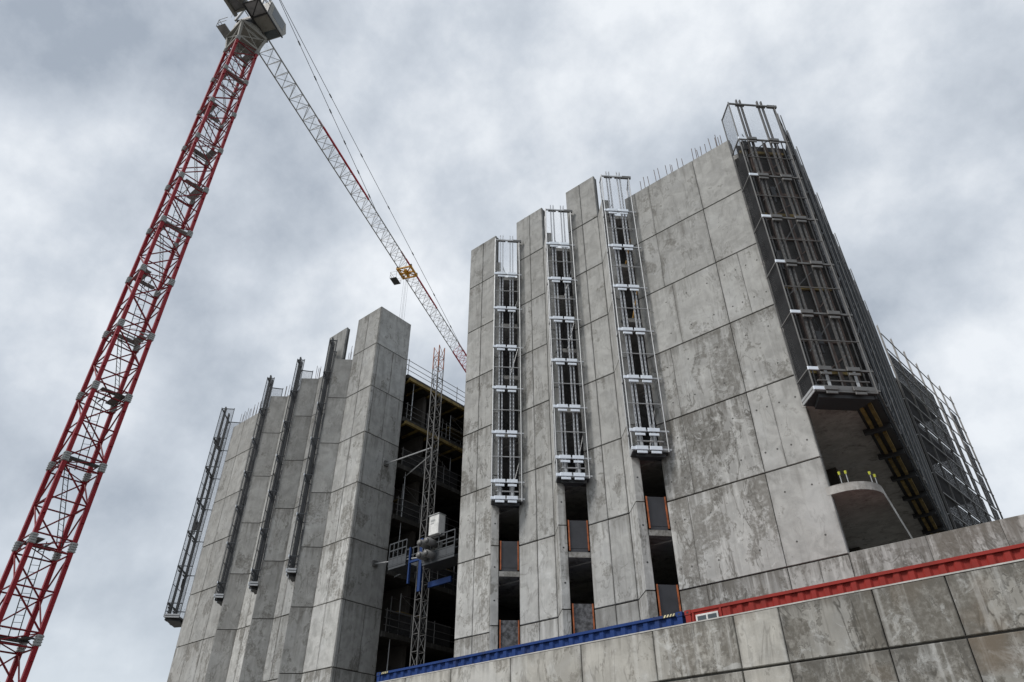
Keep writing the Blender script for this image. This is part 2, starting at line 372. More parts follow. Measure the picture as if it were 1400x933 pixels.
for i, (za, zb) in enumerate(rows(ZL, ZT + .1)):
    l, r_, fa, fb = DT[min(i, 6)]
    for (a, b, (tn, st), fr) in ((D0, -7.35, l, fa), (-7.35, D1, r_, fb)):
        cuts = [a, b] if fr is None else [a, a + (b - a) * fr, b]
        for k, (p, q) in enumerate(zip(cuts, cuts[1:])):
            jl = .010 if k == 0 else .0035; jr = .010 if q == b else .0035
            mb = MB().cham(p + jl, q - jr, -random.uniform(.001, .006), PTH, za + .024, zb - .024, .010)
            o = part('concrete_panel', mb, M['conc'], tower_r, orgD); tint(o, tn * random.uniform(.98, 1.02), st, 0.12 if i < 2 and a == D0 else 0)
            if i < 6 and q - p > .75:
                for fx in (.26, .74):
                    for fz in (.22, .74):
                        hx = p + (q - p) * fx + random.uniform(-.03, .03)
                        link('tie_hole', TIE, o, (hx, -.009, za + (zb - za) * fz))
part('wall_core', MB().box(D0 + .03, D1 - .03, N0 + .085, N0 + .32, ZL, ZT + .06), M['core'], tower_r, P0(tower_r))
for (rx, tp, zt) in ((A1, TIPS[0], ZT), (B1, TIPS[1], ZT), (C1, TIPS[2], ZT)):
    fin(tower_r, (rx, N0 + .02), tp, zt, lambda i: ((1.18 if i < 4 else 1.0) + .06 * math.sin(i * 2.1), .5 if i < 4 else .25, 0), 1)
# ends and depth of the tower
ib = loc(tower_r, (0, 0, 0))
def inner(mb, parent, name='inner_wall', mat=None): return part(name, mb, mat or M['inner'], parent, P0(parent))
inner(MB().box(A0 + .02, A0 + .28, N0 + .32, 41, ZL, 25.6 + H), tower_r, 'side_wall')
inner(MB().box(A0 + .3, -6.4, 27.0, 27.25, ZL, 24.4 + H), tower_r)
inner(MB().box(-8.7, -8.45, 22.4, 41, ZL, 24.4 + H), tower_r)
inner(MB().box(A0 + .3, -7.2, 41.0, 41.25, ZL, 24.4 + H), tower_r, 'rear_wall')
SL = [9.05 + 3.13 * k + H for k in range(-1, 6)]                # floor levels
def curb(u_out, n_front, n_back, r=1.0):                        # plan outline of a balcony floor with a round corner
    pts = [(-21.1, 22.1), (-5.62, 22.1), (-5.62, n_front), (u_out - r, n_front)]
    for k in range(1, 9):
        a = math.pi / 2 * k / 8; pts.append((u_out - r + r * math.sin(a), n_front + r - r * math.cos(a)))
    pts += [(u_out - 0.098 * (n_back - n_front), n_back), (-21.1, n_back)]
    return pts
for z in SL:
    o = part('floor_slab', MB().prism(curb(-4.25, 21.74, 40.9), z - .26, z), M['slab'] , tower_r, P0(tower_r)); tint(o, 1.15, .3)
for k, tp in enumerate(TIPS):                                   # slab noses in the window slots
    nxt = (B0, C0, D0)[k]; tx, ty = tp[0] + .24, tp[1] + .24
    for z in SL:
        o = part('slab_edge', MB().prism([(tx, ty), (nxt - .01, N0 + .06), (nxt - .01, N0 + .5), (tx - .76, N0 + .5), (tx - .70, N0 + .24)], z - .21, z - .004), M['slab'], tower_r, P0(tower_r)); tint(o, .95, .45)
# starter bars on the wall tops
def bars(parent, lst):
    for (x, y, z, h) in lst:
        mb = MB().tube((0, 0, 0), (random.uniform(-.03, .03), random.uniform(-.03, .03), h), .016, 5)
        part('rebar', mb, M['rust'], parent, loc(parent, (x, y, z)))
xs = [-10.2, -9.95, -9.7, -9.35, -9.1, -8.75, -8.5, -8.4, -8.1, -7.85, -7.3, -7.2, -7.05, -6.9, -6.65, -6.4, -6.2, -6.1, -6.0, -5.85]
bars(tower_r, [(x + random.uniform(-.05, .05), N0 + .2, ZT, random.uniform(.75, 1.15)) for x in xs])
bars(tower_r, [(B0 + .5 + .3 * k, N0 + .2, ZH - .03, .25) for k in range(4)])
for (u, n) in ((-5.15, 21.95), (-4.97, 22.0), (-4.42, 22.55), (-4.36, 22.85)):                # capped bars on the balcony edge
    z = SL[1]
    o = part('edge_bar', MB().tube((0, 0, 0), (0, 0, .42), .013, 6), M['galv'], tower_r, loc(tower_r, (u, n, z)))
    part('safety_cap', MB().tube((0, 0, .36), (0, 0, .46), .032, 8, .042), M['lime'], o)

# ---- left tower (the same plan, mirrored)
def tP(i, j=0): return ([1.25,1.48,1.46,1.40,1.30,1.16,1.05,1.0,.96][min(i,8)], [.7,.75,.15,.6,.5,.3,.2,.3,.35][min(i,8)], 0.0)
def tS(i, j=0): return ([1.32,1.40,1.35,1.28,1.12,1.02,.98,.96,.94][min(i,8)], [.5,.55,.5,.5,.4,.4,.2,.2,.2][min(i,8)], 0.0)
def tL(i, j=0): return ([.98,1.0,1.0,.96,.92,.9,.92,.92,.92][min(i,8)], [.5,.45,.45,.35,.2,.15,.15,.15,.15][min(i,8)], 0.08)
P_0, P_1 = -31.70, -29.40
facet(tower_l, P_0, P_1, ZH - .1, [-30.6], tP)
facet(tower_l, -35.15, -33.65, ZT - .2, [-34.45], tS); facet(tower_l, -38.65, -37.12, ZT - .2, [-37.85], tS)
facet(tower_l, -45.40, -40.70, ZT - .25, [-43.9, -42.2], tL)
for i, (a, b) in enumerate(((-34.78, -33.85), (-33.85, -32.86))):    # raised piece over the third slot
    o = panel(tower_l, loc(tower_l, (0, N0, 0)), 0, a, b, ZT - .2, ZH - .1, tone=.95, stain=.2)
part('wall_core', MB().box(-34.74, -32.9, N0 + .085, N0 + .28, ZT - .5, ZH - .14), M['core'], tower_l, P0(tower_l))
LT = [(-39.52, 20.97), (-36.02, 20.97), (-32.53, 20.97)]
for rx, tp in zip((-38.65, -35.15, -31.70), LT):
    fin(tower_l, (rx, N0 + .02), tp, ZT - .25, lambda i: (.90 + .06 * math.sin(i * 1.7), .40 if i < 5 else .15, 0.05), -1)
PU = P_1 + .02                                                   # right flank of the pier, facing the gap
orgF = loc(tower_l, (PU, 0, 0))
for i, (za, zb) in enumerate(rows(ZL, ZH - .1)):
    cuts = [N0 + .02, N0 + .24, 23.0 + .15 * ((i * 7) % 3), 24.38] if i not in (3, 4, 8) else [N0 + .02, N0 + .24, 24.38]
    if i == len(rows(ZL, ZH - .1)) - 1: cuts = [N0 + .02, 24.38]
    for a, b in zip(cuts, cuts[1:]):
        panel(tower_l, orgF, R(90), a, b, za, zb, tone=[.98,1.0,1.02,1.0,1.08,1.12,1.12,1.1,1.08][min(i, 8)] * random.uniform(.97, 1.03), stain=.3)
part('wall_core', MB().box(P_0 + .35, PU - .06, N0 + .3, 24.34, ZL, ZH - .2), M['core'], tower_l, P0(tower_l))
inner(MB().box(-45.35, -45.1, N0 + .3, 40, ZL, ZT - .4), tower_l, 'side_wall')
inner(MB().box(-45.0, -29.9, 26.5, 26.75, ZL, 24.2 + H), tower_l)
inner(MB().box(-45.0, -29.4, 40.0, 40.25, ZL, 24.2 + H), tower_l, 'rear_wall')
for z in SL:
    o = part('floor_slab', MB().prism([(-45.0, 22.1), (-31.4, 22.1), (-31.4, 24.45), (-29.3, 24.45), (-29.3, 39.9), (-45.0, 39.9)], z - .26, z), M['soffit'], tower_l, P0(tower_l)); tint(o, .4, .4)  # tone lowered so the slab colour carries the shade of the gap
bars(tower_l, [(-45.0 + .22 * k + random.uniform(-.06, .06), N0 + .2, ZT - .3, random.uniform(.9, 1.3)) for k in range(14)])
for tx in (-38.9, -35.4, -32.0):
    bars(tower_l, [(tx + random.uniform(-.35, .35), N0 + random.uniform(-.1, .3), ZT - .3, random.uniform(.8, 1.3)) for k in range(4)])

# ---- open frame deep in the gap between the towers
frame = thing('open_frame', 'unfinished dark floors and columns in the gap between the two towers', 'building', (-25.5, 36, TERR))
for z in SL:
    o = part('floor_slab', MB().box(-29.2, A0 - .02, 29.6, 41, z - .26, z), M['soffit'], frame, P0(frame)); tint(o, .4, .4)  # same lowered tone: shade of the recess painted into the slabs
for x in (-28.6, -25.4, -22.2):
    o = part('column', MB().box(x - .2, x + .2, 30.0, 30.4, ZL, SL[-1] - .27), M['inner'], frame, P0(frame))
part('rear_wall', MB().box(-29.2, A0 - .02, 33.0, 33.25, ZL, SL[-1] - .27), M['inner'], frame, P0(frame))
# edge formwork, guard rails and props on the open floors of the left tower
def rail_run(name, label, u, n0, n1, z, posts, group):
    t = thing(name, label, 'guard rail', (u, n0, z), 0, group)
    for k in range(posts):
        y = (n1 - n0) * k / (posts - 1)
        part('post', MB().tube((0, y, -.1), (0, y, 1.2), .024, 6), M['galvd'], t)
    for h in (.35, .7, 1.08):
        part('rail', MB().tube((0, -.15, h), (0, n1 - n0 + .15, h), .02, 6), M['galvd'], t)
    return t
names = ['lowest', 'second lowest', 'third', 'fourth', 'fifth', 'sixth']
for k, z in enumerate(SL):
    if k == len(SL) - 1:
        rail_run('guard_rail', 'thin scaffold guard rail against the sky on top deck beside the pier', -29.36, 24.5, 33.5, z + .02, 5, 'guard rails along the open floors')
    else: rail_run('guard_rail', 'grey guard rail on the %s open floor in the gap' % names[k], -29.45, 24.8, 33.5, z + .02, 6, 'guard rails along the open floors')
for k in (5, 6):
    z = SL[k]
    t = thing('edge_formwork', 'yellow timber edge formwork under the %s deck in the gap' % ('top' if k == 6 else 'second highest'), 'formwork', (-29.2, 24.5, z - .3), 0, 'edge formwork in the gap')
    for j in range(4):
        part('timber_beam', MB().box(-.05 - .0 * j, .12, 0 + 2.3 * j, 2.2 + 2.3 * j, -.22, -.02), M['timber'], t)
    for j in range(8):
        part('joist', MB().box(-1.6, -.07, .1 + 1.1 * j, .2 + 1.1 * j, -.18, -.04), M['timber'], t)
n = 0
for k in range(1, 7):
    for y, x in ((25.2, -29.5), (27.3, -29.55), (30.2, -29.5)):
        if (k + int(y)) % 3 == 0: continue
        n += 1
        t = thing('floor_prop', 'slim steel prop on the %s open floor in the gap, %s' % (names[k - 1], 'nearest the pier' if y < 26 else 'beside the mast' if y < 29 else 'deepest in'), 'prop', (x, y, SL[k - 1]), 0, 'steel props between the open floors')
        part('outer_tube', MB().tube((0, 0, 0), (0, 0, 1.7), .034, 6), M['galv'], t)
        part('inner_tube', MB().tube((0, 0, 1.65), (0, 0, 2.86), .026, 6), M['galv'], t)
        part('base_plate', MB().box(-.07, .07, -.07, .07, 0, .012), M['galvd'], t)

for k in range(1, 6):
    y0 = (26.0, 28.2, 25.4, 27.4, 29.0)[k - 1]
    t = thing('scaffold_frame', 'braced grey scaffold frame standing on the %s open floor in the gap' % names[k], 'scaffold', (-30.6, y0, SL[k]), 0, 'scaffold frames on the open floors')
    for (x, y) in ((0, 0), (.75, 0), (0, 1.8), (.75, 1.8)): part('standard', MB().tube((x, y, 0), (x, y, 2.3), .024, 6), M['galv'], t)
    for z in (.45, 1.3, 2.2):
        for x in (0, .75): part('ledger', MB().tube((x, 0, z), (x, 1.8, z), .02, 6), M['galvd'], t)
    part('brace', MB().tube((.75, 0, .1), (.75, 1.8, 1.3), .02, 6).tube((.75, 1.8, 1.3), (.75, 0, 2.2), .02, 6), M['galvd'], t)
    part('plank', MB().box(.02, .73, -.1, 1.9, 1.32, 1.37), M['timber'], t)
for k in range(0, 5):
    t = thing('mesh_barrier', 'dark mesh barrier sheet fixed along the %s open floor in the gap' % names[k], 'barrier', (-29.52, 24.9, SL[k]), 0, 'mesh barriers along the open floors')
    part('mesh_panel', MB().add([(0, 0, .1), (0, 4.1 + .6 * (k % 3), .1), (0, 4.1 + .6 * (k % 3), 1.15), (0, 0, 1.15)], [(0, 1, 2, 3)]), M['netm'], t)
    part('frame_tube', MB().tube((0, 0, 1.15), (0, 4.1 + .6 * (k % 3), 1.15), .018, 5), M['galvd'], t)

# ------------------------------------------------------------------ retaining wall and upstand
rw = thing('retaining_wall', 'long low stained concrete retaining wall across the foreground', 'wall', (-8, 16.65, 0))
cuts = [-30, -26.2, -22.9, -20.55, -18.55, -16.5, -14.1, -11.61, -9.37, -7.16, -6.05, -3.96, -2.52, -.4, 1.7, 4, 6.5, 9]
zt = 4.51 + H; zj = 3.30 + H
for k, (a, b) in enumerate(zip(cuts, cuts[1:])):
    lt = b <= -7.1
    tn = (1.18 if lt else .82) * random.uniform(.95, 1.05); st = .38 if lt else .95
    if abs(a + 9.37) < .01: st, tn = .85, 1.0
    if abs(a + 9.37 - 2.21) < .01: st, tn = .25, 1.12
    br = 0 if lt else (.75 if a > -3 else .35)
    o = panel(rw, loc(rw, (0, 16.65, 0)), 0, a, b, zj, zt, tone=tn, stain=st, brown=br, mat=M['wallc'], th=.12)
    panel(rw, loc(rw, (0, 16.65, 0)), 0, a, b, zj - 1.6, zj, tone=tn * .97, stain=st, brown=br, mat=M['wallc'], th=.12)
    panel(rw, loc(rw, (0, 16.65, 0)), 0, a, b, 0.0, zj - 1.6, tone=tn * .95, stain=st, brown=br, mat=M['wallc'], th=.12)
part('wall_core', MB().box(-29.95, 8.95, 16.65 + .07, 16.95, 0.0, zt - .02), M['core'], rw, P0(rw))
part('coping', MB().box(-30, 9, 16.64, 16.97, zt - .018, zt + .012), M['slab'], rw, P0(rw)).color = (1.25, .1, 0, 1)
up = thing('parapet_wall', 'low stained concrete parapet above the red container beside the right tower', 'wall', (0, N0, TERR))
cu = [D1 + .005, -3.4, -1.6, .4, 2.6, 5.0]
for a, b in zip(cu, cu[1:]):
    mb = MB().cham(a + .003, b - .003, -.003, .12, TERR, 6.98 + H, .008)
    tint(part('concrete_panel', mb, M['conc'], up, loc(up, (0, N0 + .004, 0))), .98, .85, .15)
part('wall_core', MB().box(D1 + .02, 4.95, N0 + .10, N0 + .3, TERR, 6.96 + H), M['core'], up, P0(up))

# ------------------------------------------------------------------ shipping containers
def container(name, label, x0, mat, period, window=False):
    t = thing(name, label, 'shipping container', (x0, 17.65, TERR))
    Lc, Wd, Hc = 12.19, 2.44, 2.59
    prof = []; x = .12; dp = .05; x1 = Lc - .12
    dp = .05 if not window else .04
    if window: x = 1.15
    while x < x1 - period:
        a = period
        j1, j2 = random.gauss(0, .004), random.gauss(0, .004)
        prof += [(x, 0.03 + j1), (x + a * .34, 0.03 + j2), (x + a * .5, 0.03 + dp + j1), (x + a * .84, 0.03 + dp + j2)]; x += a
    prof += [(x, .03), (x1, .03)]
    for side, nm in ((0, 'side_panel'), (1, 'side_panel')):
        mb = MB(); vs = []; fs = []
        for px, py in prof:
            y = py if side == 0 else Wd - py
            vs += [(px, y, .15), (px, y, Hc - .085)]
        for i in range(len(prof) - 1): fs.append((2*i, 2*i+2, 2*i+3, 2*i+1) if side == 0 else (2*i, 2*i+1, 2*i+3, 2*i+2))
        mb.add(vs, fs); part('side_panel', mb, mat, t)
    for y in (0, Wd - .07): part('top_rail', MB().box(.17, Lc - .17, y, y + .07, Hc - .085, Hc - .012), mat, t)
    for y in (0, Wd - .07): part('bottom_rail', MB().box(.17, Lc - .17, y, y + .07, .02, .16), mat, t)
    for xx in (0, Lc - .16):
        for y in (0, Wd - .16):
            part('corner_post', MB().box(xx + .005, xx + .155, y + .005, y + .155, .12, Hc - .12), mat, t)
            for z in (0, Hc - .12):
                c = part('corner_casting', MB().box(xx - .008, xx + .168, y - .008, y + .168, z, z + .12), mat, t)
                part('casting_hole', MB().box(xx + .05, xx + .11, y - .011 if y == 0 else y + .165, y + .01 if y == 0 else y + .171, z + .035, z + .085), M['black'], c)
    part('roof_panel', MB().box(.08, Lc - .08, .04, Wd - .04, Hc - .05, Hc - .022), mat, t)
    for xx in (.05, Lc - .09): part('end_wall', MB().box(xx, xx + .04, .1, Wd - .1, .15, Hc - .1), mat, t)
    return t
cb = container('blue_container', 'long blue corrugated shipping container behind the retaining wall', -21.18, M['blue'], .362)
crd = container('red_container', 'red corrugated shipping container with small window behind the retaining wall', -8.90, M['cred'], .315, True)
for x0 in (11.62, .22):                                             # hazard stripes at the blue container's top corners
    s = part('hazard_plate', MB().box(x0, x0 + .38, -.006, .0, 2.505, 2.575), M['black'], cb)
    for k in range(4):
        xx = x0 + .02 + .09 * k
        part('stripe', MB().add([(xx, -.009, 2.508), (xx + .045, -.009, 2.508), (xx + .085, -.009, 2.572), (xx + .04, -.009, 2.572)], [(0, 1, 2, 3)]), M['cream'], s)
part('flat_panel', MB().box(.165, 1.15, .028, .05, .15, 2.505), M['cred'], crd)
part('panel_post', MB().box(.97, 1.03, .0, .03, .16, 2.5), M['cred'], crd); part('panel_post', MB().box(.2, .25, .0, .03, .16, 2.5), M['cred'], crd)
wf = part('window', MB().box(.30, .93, -.004, .027, 1.62, 2.43), M['white'], crd)
for a, b in ((.345, .59), (.64, .885)): part('pane', MB().box(a, b, -.010, -.005, 1.67, 2.385), M['glass'], wf)

# ------------------------------------------------------------------ climbing screens
LEV = [z + H for z in (11.93, 12.69, 15.05, 17.40, 19.75, 22.15, 24.46, 26.92)]
_cache = {}
def cm(key, fn, mat):
    if key not in _cache: _cache[key] = fn().mesh(key[0] if isinstance(key, tuple) else key, mat)
    return _cache[key]
def rail_mesh(h):
    mb = MB()
    for sx in (-1, 1):
        mb.box(sx * .019 - .007, sx * .019 + .007, -.05, .05, 0, h)
    z = .1
    while z < h:
        mb.box(-.013, .013, -.047, -.03, z, z + .08); z += .20
    return mb
def screen(label, tip, sgn, x1, yf, rails, steel, bright, group='climbing protection screens on the tower faces', right=True, xr=None, rmat=None, dark=False):
    rmat = rmat or steel
    t = thing('climbing_screen', label, 'climbing screen', (tip[0], tip[1], LEV[0]), R(45 if sgn > 0 else -45), group)
    X = lambda x: x * sgn
    z0 = LEV[0]; zt = LEV[-1] - z0
    xb, yb = (xr if xr else (x1 + .12, .32))
    posts = [(-.04, yf), (x1, yf), (-.02, -.03)] + ([(xb, yb)] if right else [])
    for (x, y) in posts:
        link('post', cm(('post', steel.name), lambda: MB().tube((0, 0, -.1), (0, 0, zt + .08), .026, 6), steel), t, (X(x), y, 0))
    for x in rails:
        link('guide_rail', cm(('guide_rail', rmat.name), lambda: rail_mesh(zt + .42), rmat), t, (X(x), yf + .10, 0))
    mids = [(a + b) / 2 for a, b in zip(LEV[1:], LEV[2:])][:-1]
    for i, z in enumerate(LEV):
        mb = MB(); h = z - z0
        mb.beam((X(-.06), yf + .02, h), (X(x1 + .12), yf + .02, h), .06, .07)
        part('ledger', mb, steel, t)
        part('ledger', MB().beam((X(-.04), yf + .05, h), (X(-.02), -.02, h), .05, .05), steel, t)
        if right: part('ledger', MB().beam((X(x1), yf + .05, h), (X(xb), yb, h), .04, .05), steel, t)
        pw = .46; c1 = (rails[0] + rails[1]) / 2; c2 = (rails[2] + rails[3]) / 2
        if i < 7:
            for c in (c1, c2):
                pm = M['plate'] if bright else M['galvd']
                link('bracket_plate', cm(('bracket_plate', pm.name), lambda: MB().cham(-pw / 2, pw / 2, -.02, .02, -.055, .10, .01), pm), t, (X(c), yf - .05, h))
                link('clamp_plate', cm(('clamp_plate', pm.name), lambda: MB().cham(-.19, .19, -.02, .02, -.05, .05, .01), pm), t, (X(c), yf - .04, h - .17 if i else h - .14))
                if i in (0, 1):
                    part('clamp_bar', MB().box(-.05, .05, -.01, .01, -.5, .1), M['galv'] , t, (X(c), yf - .03, h if i else h + .6))
            link('end_plate', cm(('end_plate', bright), lambda: MB().cham(-.2, .2, -.02, .02, -.06, .07, .01), M['plate']), t, (X(.12), yf - .035, h))
        else:
            for c in (c1, c2): link('head_plate', cm('head_plate', lambda: MB().box(-.2, .2, -.05, .05, -.05, .06), M['galvd']), t, (X(c), yf + .06, h))
            part('head_bracket', MB().box(-.22, .22, -.05, .05, -.09, .05), M['galvd'], t, (X(x1 - .1), yf + .02, h))
    for z in mids:
        part('cross_bar', MB().tube((X(-.04), yf, z - z0), (X(x1), yf, z - z0), .022, 6), steel, t)
    part('cross_bar', MB().tube((X(.15), yf, .32), (X(x1 - .15), yf, .32), .03, 6), steel, t)
    nm = M['net']
    part('mesh_panel', MB().add([(X(-.04), yf + .03, 0), (X(x1), yf + .03, 0), (X(x1), yf + .03, zt), (X(-.04), yf + .03, zt)], [(0, 1, 2, 3)]), nm, t)
    part('mesh_panel', MB().add([(X(-.05), yf + .03, 0), (X(-.03), -.02, 0), (X(-.03), -.02, zt), (X(-.05), yf + .03, zt)], [(0, 1, 2, 3)]), M['nets'], t)
    if right: part('mesh_panel', MB().add([(X(x1 + .01), yf + .03, 0), (X(xb), yb, 0), (X(xb), yb, zt), (X(x1 + .01), yf + .03, zt)], [(0, 1, 2, 3)]), M['nets'], t)
    for f, xx in ((.83, .30), (.64, .9), (.40, .35), (.15, .85)):
        j = part('climbing_jack', MB().cham(-.10, .10, -.08, .08, -.28, .28, .02).box(-.16, .16, -.05, .05, .12, .2).tube((0, 0, -.62), (0, 0, -.28), .045, 8), M['darkm'], t, (X(xx), yf + .30, zt * f))
        part('hose', MB().tube((.08, 0, .2), (.2, .1, .55), .018, 5).tube((.2, .1, .55), (.12, .12, .95), .018, 5), M['black'], j)
    if dark:
        part('form_panel', MB().box(min(X(.05), X(x1 + .2)), max(X(.05), X(x1 + .2)), -.42, -.38, .1, 12.75), M['formply'], t)
        part('mesh_panel', MB().add([(X(.02), yf + .12, .0), (X(.03), -.04, .0), (X(.03), -.04, 11.6), (X(.02), yf + .12, 11.6)], [(0, 1, 2, 3)]), M['netd'], t)
        part('mesh_panel', MB().add([(X(x1 + .03), yf + .12, .1), (X(x1 + .2), -.40, .1), (X(x1 + .2), -.40, 12.6), (X(x1 + .03), yf + .12, 12.6)], [(0, 1, 2, 3)]), M['netd'], t)
        for i, z in enumerate((.9, 2.2, 3.4, 4.6, 5.9, 7.1, 8.4, 9.6, 10.9, 12.2)):
            part('form_beam', MB().box(min(X(.12), X(x1)), max(X(.12), X(x1)), -.50, -.42, z, z + .14), M['timber' if i % 3 == 0 else 'rust'], t)
            part('brace', MB().tube((X(.2 + .2 * (i % 3)), -.62, z - .5), (X(1.75 - .3 * (i % 2)), -.55, z + .8), .024, 6), M['galvd' if i % 2 else 'rust'], t)
        for x in (.25, .75, 1.15, 1.8, 2.0): part('standard', MB().tube((X(x), -.66, .2), (X(x), -.66, 12.9 + .2 * (x % .5)), .026, 6), M['rust' if x in (.75, 1.8) else 'galvd'], t)
        for x in (.55, 1.3): part('strong_back', MB().box(X(x) - .05, X(x) + .05, -.56, -.44, .3, 12.9), M['rust'], t)
    # work platform at the foot with toe boards and bracket below
    d = part('platform', MB().prism([(X(-.03), yf + .06), (X(x1 - .02), yf + .06), (X(xb - .05), yb - .05 if right else .0), (X(-.01), -.04)], -.12, -.03), M['darkm'], t)
    part('toe_board', MB().box(min(X(0), X(x1)), max(X(0), X(x1)), yf - .005, yf + .04, -.10, .14), M['galvd'], d)
    part('toe_board', MB().beam((X(-.05), yf, .0), (X(-.03), -.03, .0), .03, .22), M['galv'], d)
    part('support_bracket', MB().prism([(X(.1), yf + .1), (X(x1 - .1), yf + .1), (X(x1 - .35), -.1), (X(.3), -.1)], -.26, -.13), M['darkm'], t)
    return t
rs = (.24, .38, .77, .91)
screen('climbing screen cage over the leftmost slot of the right tower', TIPS[0], 1, 1.25, -.5, rs, M['galv'], True, rmat=M['zinc'])
screen('climbing screen cage over the middle slot of the right tower', TIPS[1], 1, 1.25, -.5, rs, M['galv'], True, rmat=M['zinc'])
screen('climbing screen cage over the slot left of the wide stained wall', TIPS[2], 1, 1.32, -.5, rs, M['galv'], True, rmat=M['zinc'])
screen('dark corner screen cage right of the wide stained wall on the right tower', (-5.50, 21.52), 1, 2.05, -.95, (.42, .58, 1.38, 1.56), M['galvd'], False, right=False, xr=(2.05, -.9), dark=True)
screen('slim screen cage nearest the pier on the left tower', LT[2], -1, 1.25, -.5, rs, M['steel'], True)
screen('middle slim screen cage on the left tower', LT[1], -1, 1.25, -.5, rs, M['steel'], True)
screen('slim screen cage beside the broad left wall of the left tower', LT[0], -1, 1.25, -.5, rs, M['steel'], True)
screen('outermost screen cage standing clear of the left tower edge against the sky', (-45.45, 21.52), -1, 2.0, -.95, (.42, .58, 1.38, 1.56), M['steel'], False)

# barriers across the slots
for k, tp in enumerate(TIPS):
    nxt = (B0, C0, D0)[k]; a = Vector((tp[0] + .26, tp[1] + .26)); b = Vector((nxt - .02, N0 + .02)); ln = (b - a).length; ang = math.atan2(b.y - a.y, b.x - a.x)
    which = ('leftmost', 'middle', 'right-hand')[k]
    for lv, zz in ((1, SL[1]), (0, SL[0])):
        mt = M['board'] if lv or k == 2 else M['scuffed']
        lab = ('black' if mt is M['board'] else 'scuffed grey') + ' edge barrier with orange posts in the %s window slot, %s floor' % (which, 'upper' if lv else 'lower')
        t = thing('edge_barrier', lab, 'barrier', (a.x, a.y, zz), ang, 'edge barriers in the window slots')
        part('board', MB().cham(.06, ln - .06, .03, .05, .14, 1.24, .004), mt, t)
        part('toe_board', MB().box(.07, ln - .07, .035, .055, .0, .13), M['board'], t)
        for x in (.03, ln - .04): part('post', MB().box(x - .024, x + .024, -.01, .03, .05, 1.24), M['orange'], t)
# a few props and scaffold frames inside the upper slots
for k, tp in enumerate(TIPS):
    for q, zb in enumerate((SL[2], SL[4], SL[5])):
        t = thing('slot_prop', '%s slanted %s prop behind the cage in the %s window slot' % (('lowest', 'middle', 'topmost')[q], 'yellow' if (k == 2 and q > 0) else 'grey steel', ('leftmost', 'middle', 'right-hand')[k]), 'prop', (tp[0] + .7, tp[1] + .95, zb), R(45), 'slanted props in the window slots')
        part('tube', MB().tube((-.35, 0, .1), (.25, .1, 2.6), .03, 6), M['yellow'] if (k == 2 and q > 0) else M['galv'], t)
        part('foot', MB().box(-.42, -.28, -.07, .07, 0, .1), M['galvd'], t)

# ---- screens along the right flank, seen end-on, and the rear wing screens
def flank(label, p, q, z0, z1, step, net, planks, cat='climbing screen'):
    p = Vector((p[0], p[1])); q = Vector((q[0], q[1])); ln = (q - p).length; ang = math.atan2(q.y - p.y, q.x - p.x)
    t = thing('flank_screen', label, cat, (p.x, p.y, z0), ang, 'screens along the right flank of the building')
    h = z1 - z0; nb = int(round(ln / step))
    for i in range(nb + 1):
        x = ln * i / nb; th = random.uniform(.05, .45)
        link('post', cm(('flank_post', h), lambda: rail_mesh(h + .2), M['steel'] if planks else M['galvd']), t, (x, 0, 0))
        if i < nb and planks: link('post', cm(('flank_post3', h), lambda: MB().tube((0, 0, 0), (0, 0, h + .3), .024, 6), M['steel']), t, (x + .78, -.12, 0))
        if i < nb and planks: link('post', cm(('flank_post2', h), lambda: MB().tube((0, 0, 0), (0, 0, h), .024, 6), M['galvd']), t, (x + .35, -.05 - .08 * (i % 3), 0))
    z = 0
    while z < h + .05:
        part('ledger', MB().beam((0, -.06, z), (ln, -.06, z), .045, .06), M['galvd'], t); z += 1.18
    for i in range(nb):
        a, b = ln * i / nb, ln * (i + 1) / nb
        for k in range(int(h / 2.36)):
            if planks: part('brace', MB().tube((a, -.1, k * 2.36), (b + (b - a), -.1, k * 2.36 + 2.2), .02, 5), M['galvd'] if (i * 5 + k * 3) % 7 == 0 else M['darkm'], t)
            full = b
            if not planks and (i, k) in ((4, 1), (4, 2), (5, 3), (4, 3), (3, 5)): b = a + (b - a) * random.uniform(.62, .84)
            part('mesh_panel', MB().add([(a + .03, .03, k * 2.36 + .04), (b - .03, .03, k * 2.36 + .04), (b - .03, .03, (k + 1) * 2.36 - .02), (a + .03, .03, (k + 1) * 2.36 - .02)], [(0, 1, 2, 3)]), net, t)
    return t, ln, nb
fl, ln, nb = flank('row of dark screens seen end-on along the right flank beside the corner cage', (-3.42, 22.42), (-5.25, 41.0), LEV[0], LEV[-1], 1.16, M['netd'], True)
for i in range(nb // 2):                                             # brackets and planks under the screens
    a = ln * 2 * i / nb
    f = part('bracket_frame', MB().beam((a, .05, -.12), (a, .95, -.12), .1, .16).beam((a + .12, .05, -.12), (a + .12, .95, -.12), .06, .12), M['darkm'], fl)
    for y in (.34, .62): part('timber_beam', MB().box(a + .35, a + 2.1, y - .06, y + .06, -.17, -.02), M['timber'], fl)
    part('deck', MB().box(a + .02, a + 2.28, .06, .95, .0, .05), M['darkm'], fl)
rear, _, _ = flank('tall dark mesh screen wall on the rear wing at far right', (-5.05, 41.8), (-3.75, 54.2), 6.0 + H, 26.5 + H, 2.05, M['netd'], False)
for k_ in range(8): part('return_rail', MB().tube((0, 0, 1.18 + 2.36 * k_), (-.3, 1.7, 1.18 + 2.36 * k_), .03, 6), M['galv'], rear)
for k_ in range(7): part('mesh_panel', MB().add([(0, .03, k_ * 2.36 + .1), (-.3, 1.7, k_ * 2.36 + .1), (-.3, 1.7, k_ * 2.36 + 2.3), (0, .03, k_ * 2.36 + 2.3)], [(0, 1, 2, 3)]), M['netd'], rear)
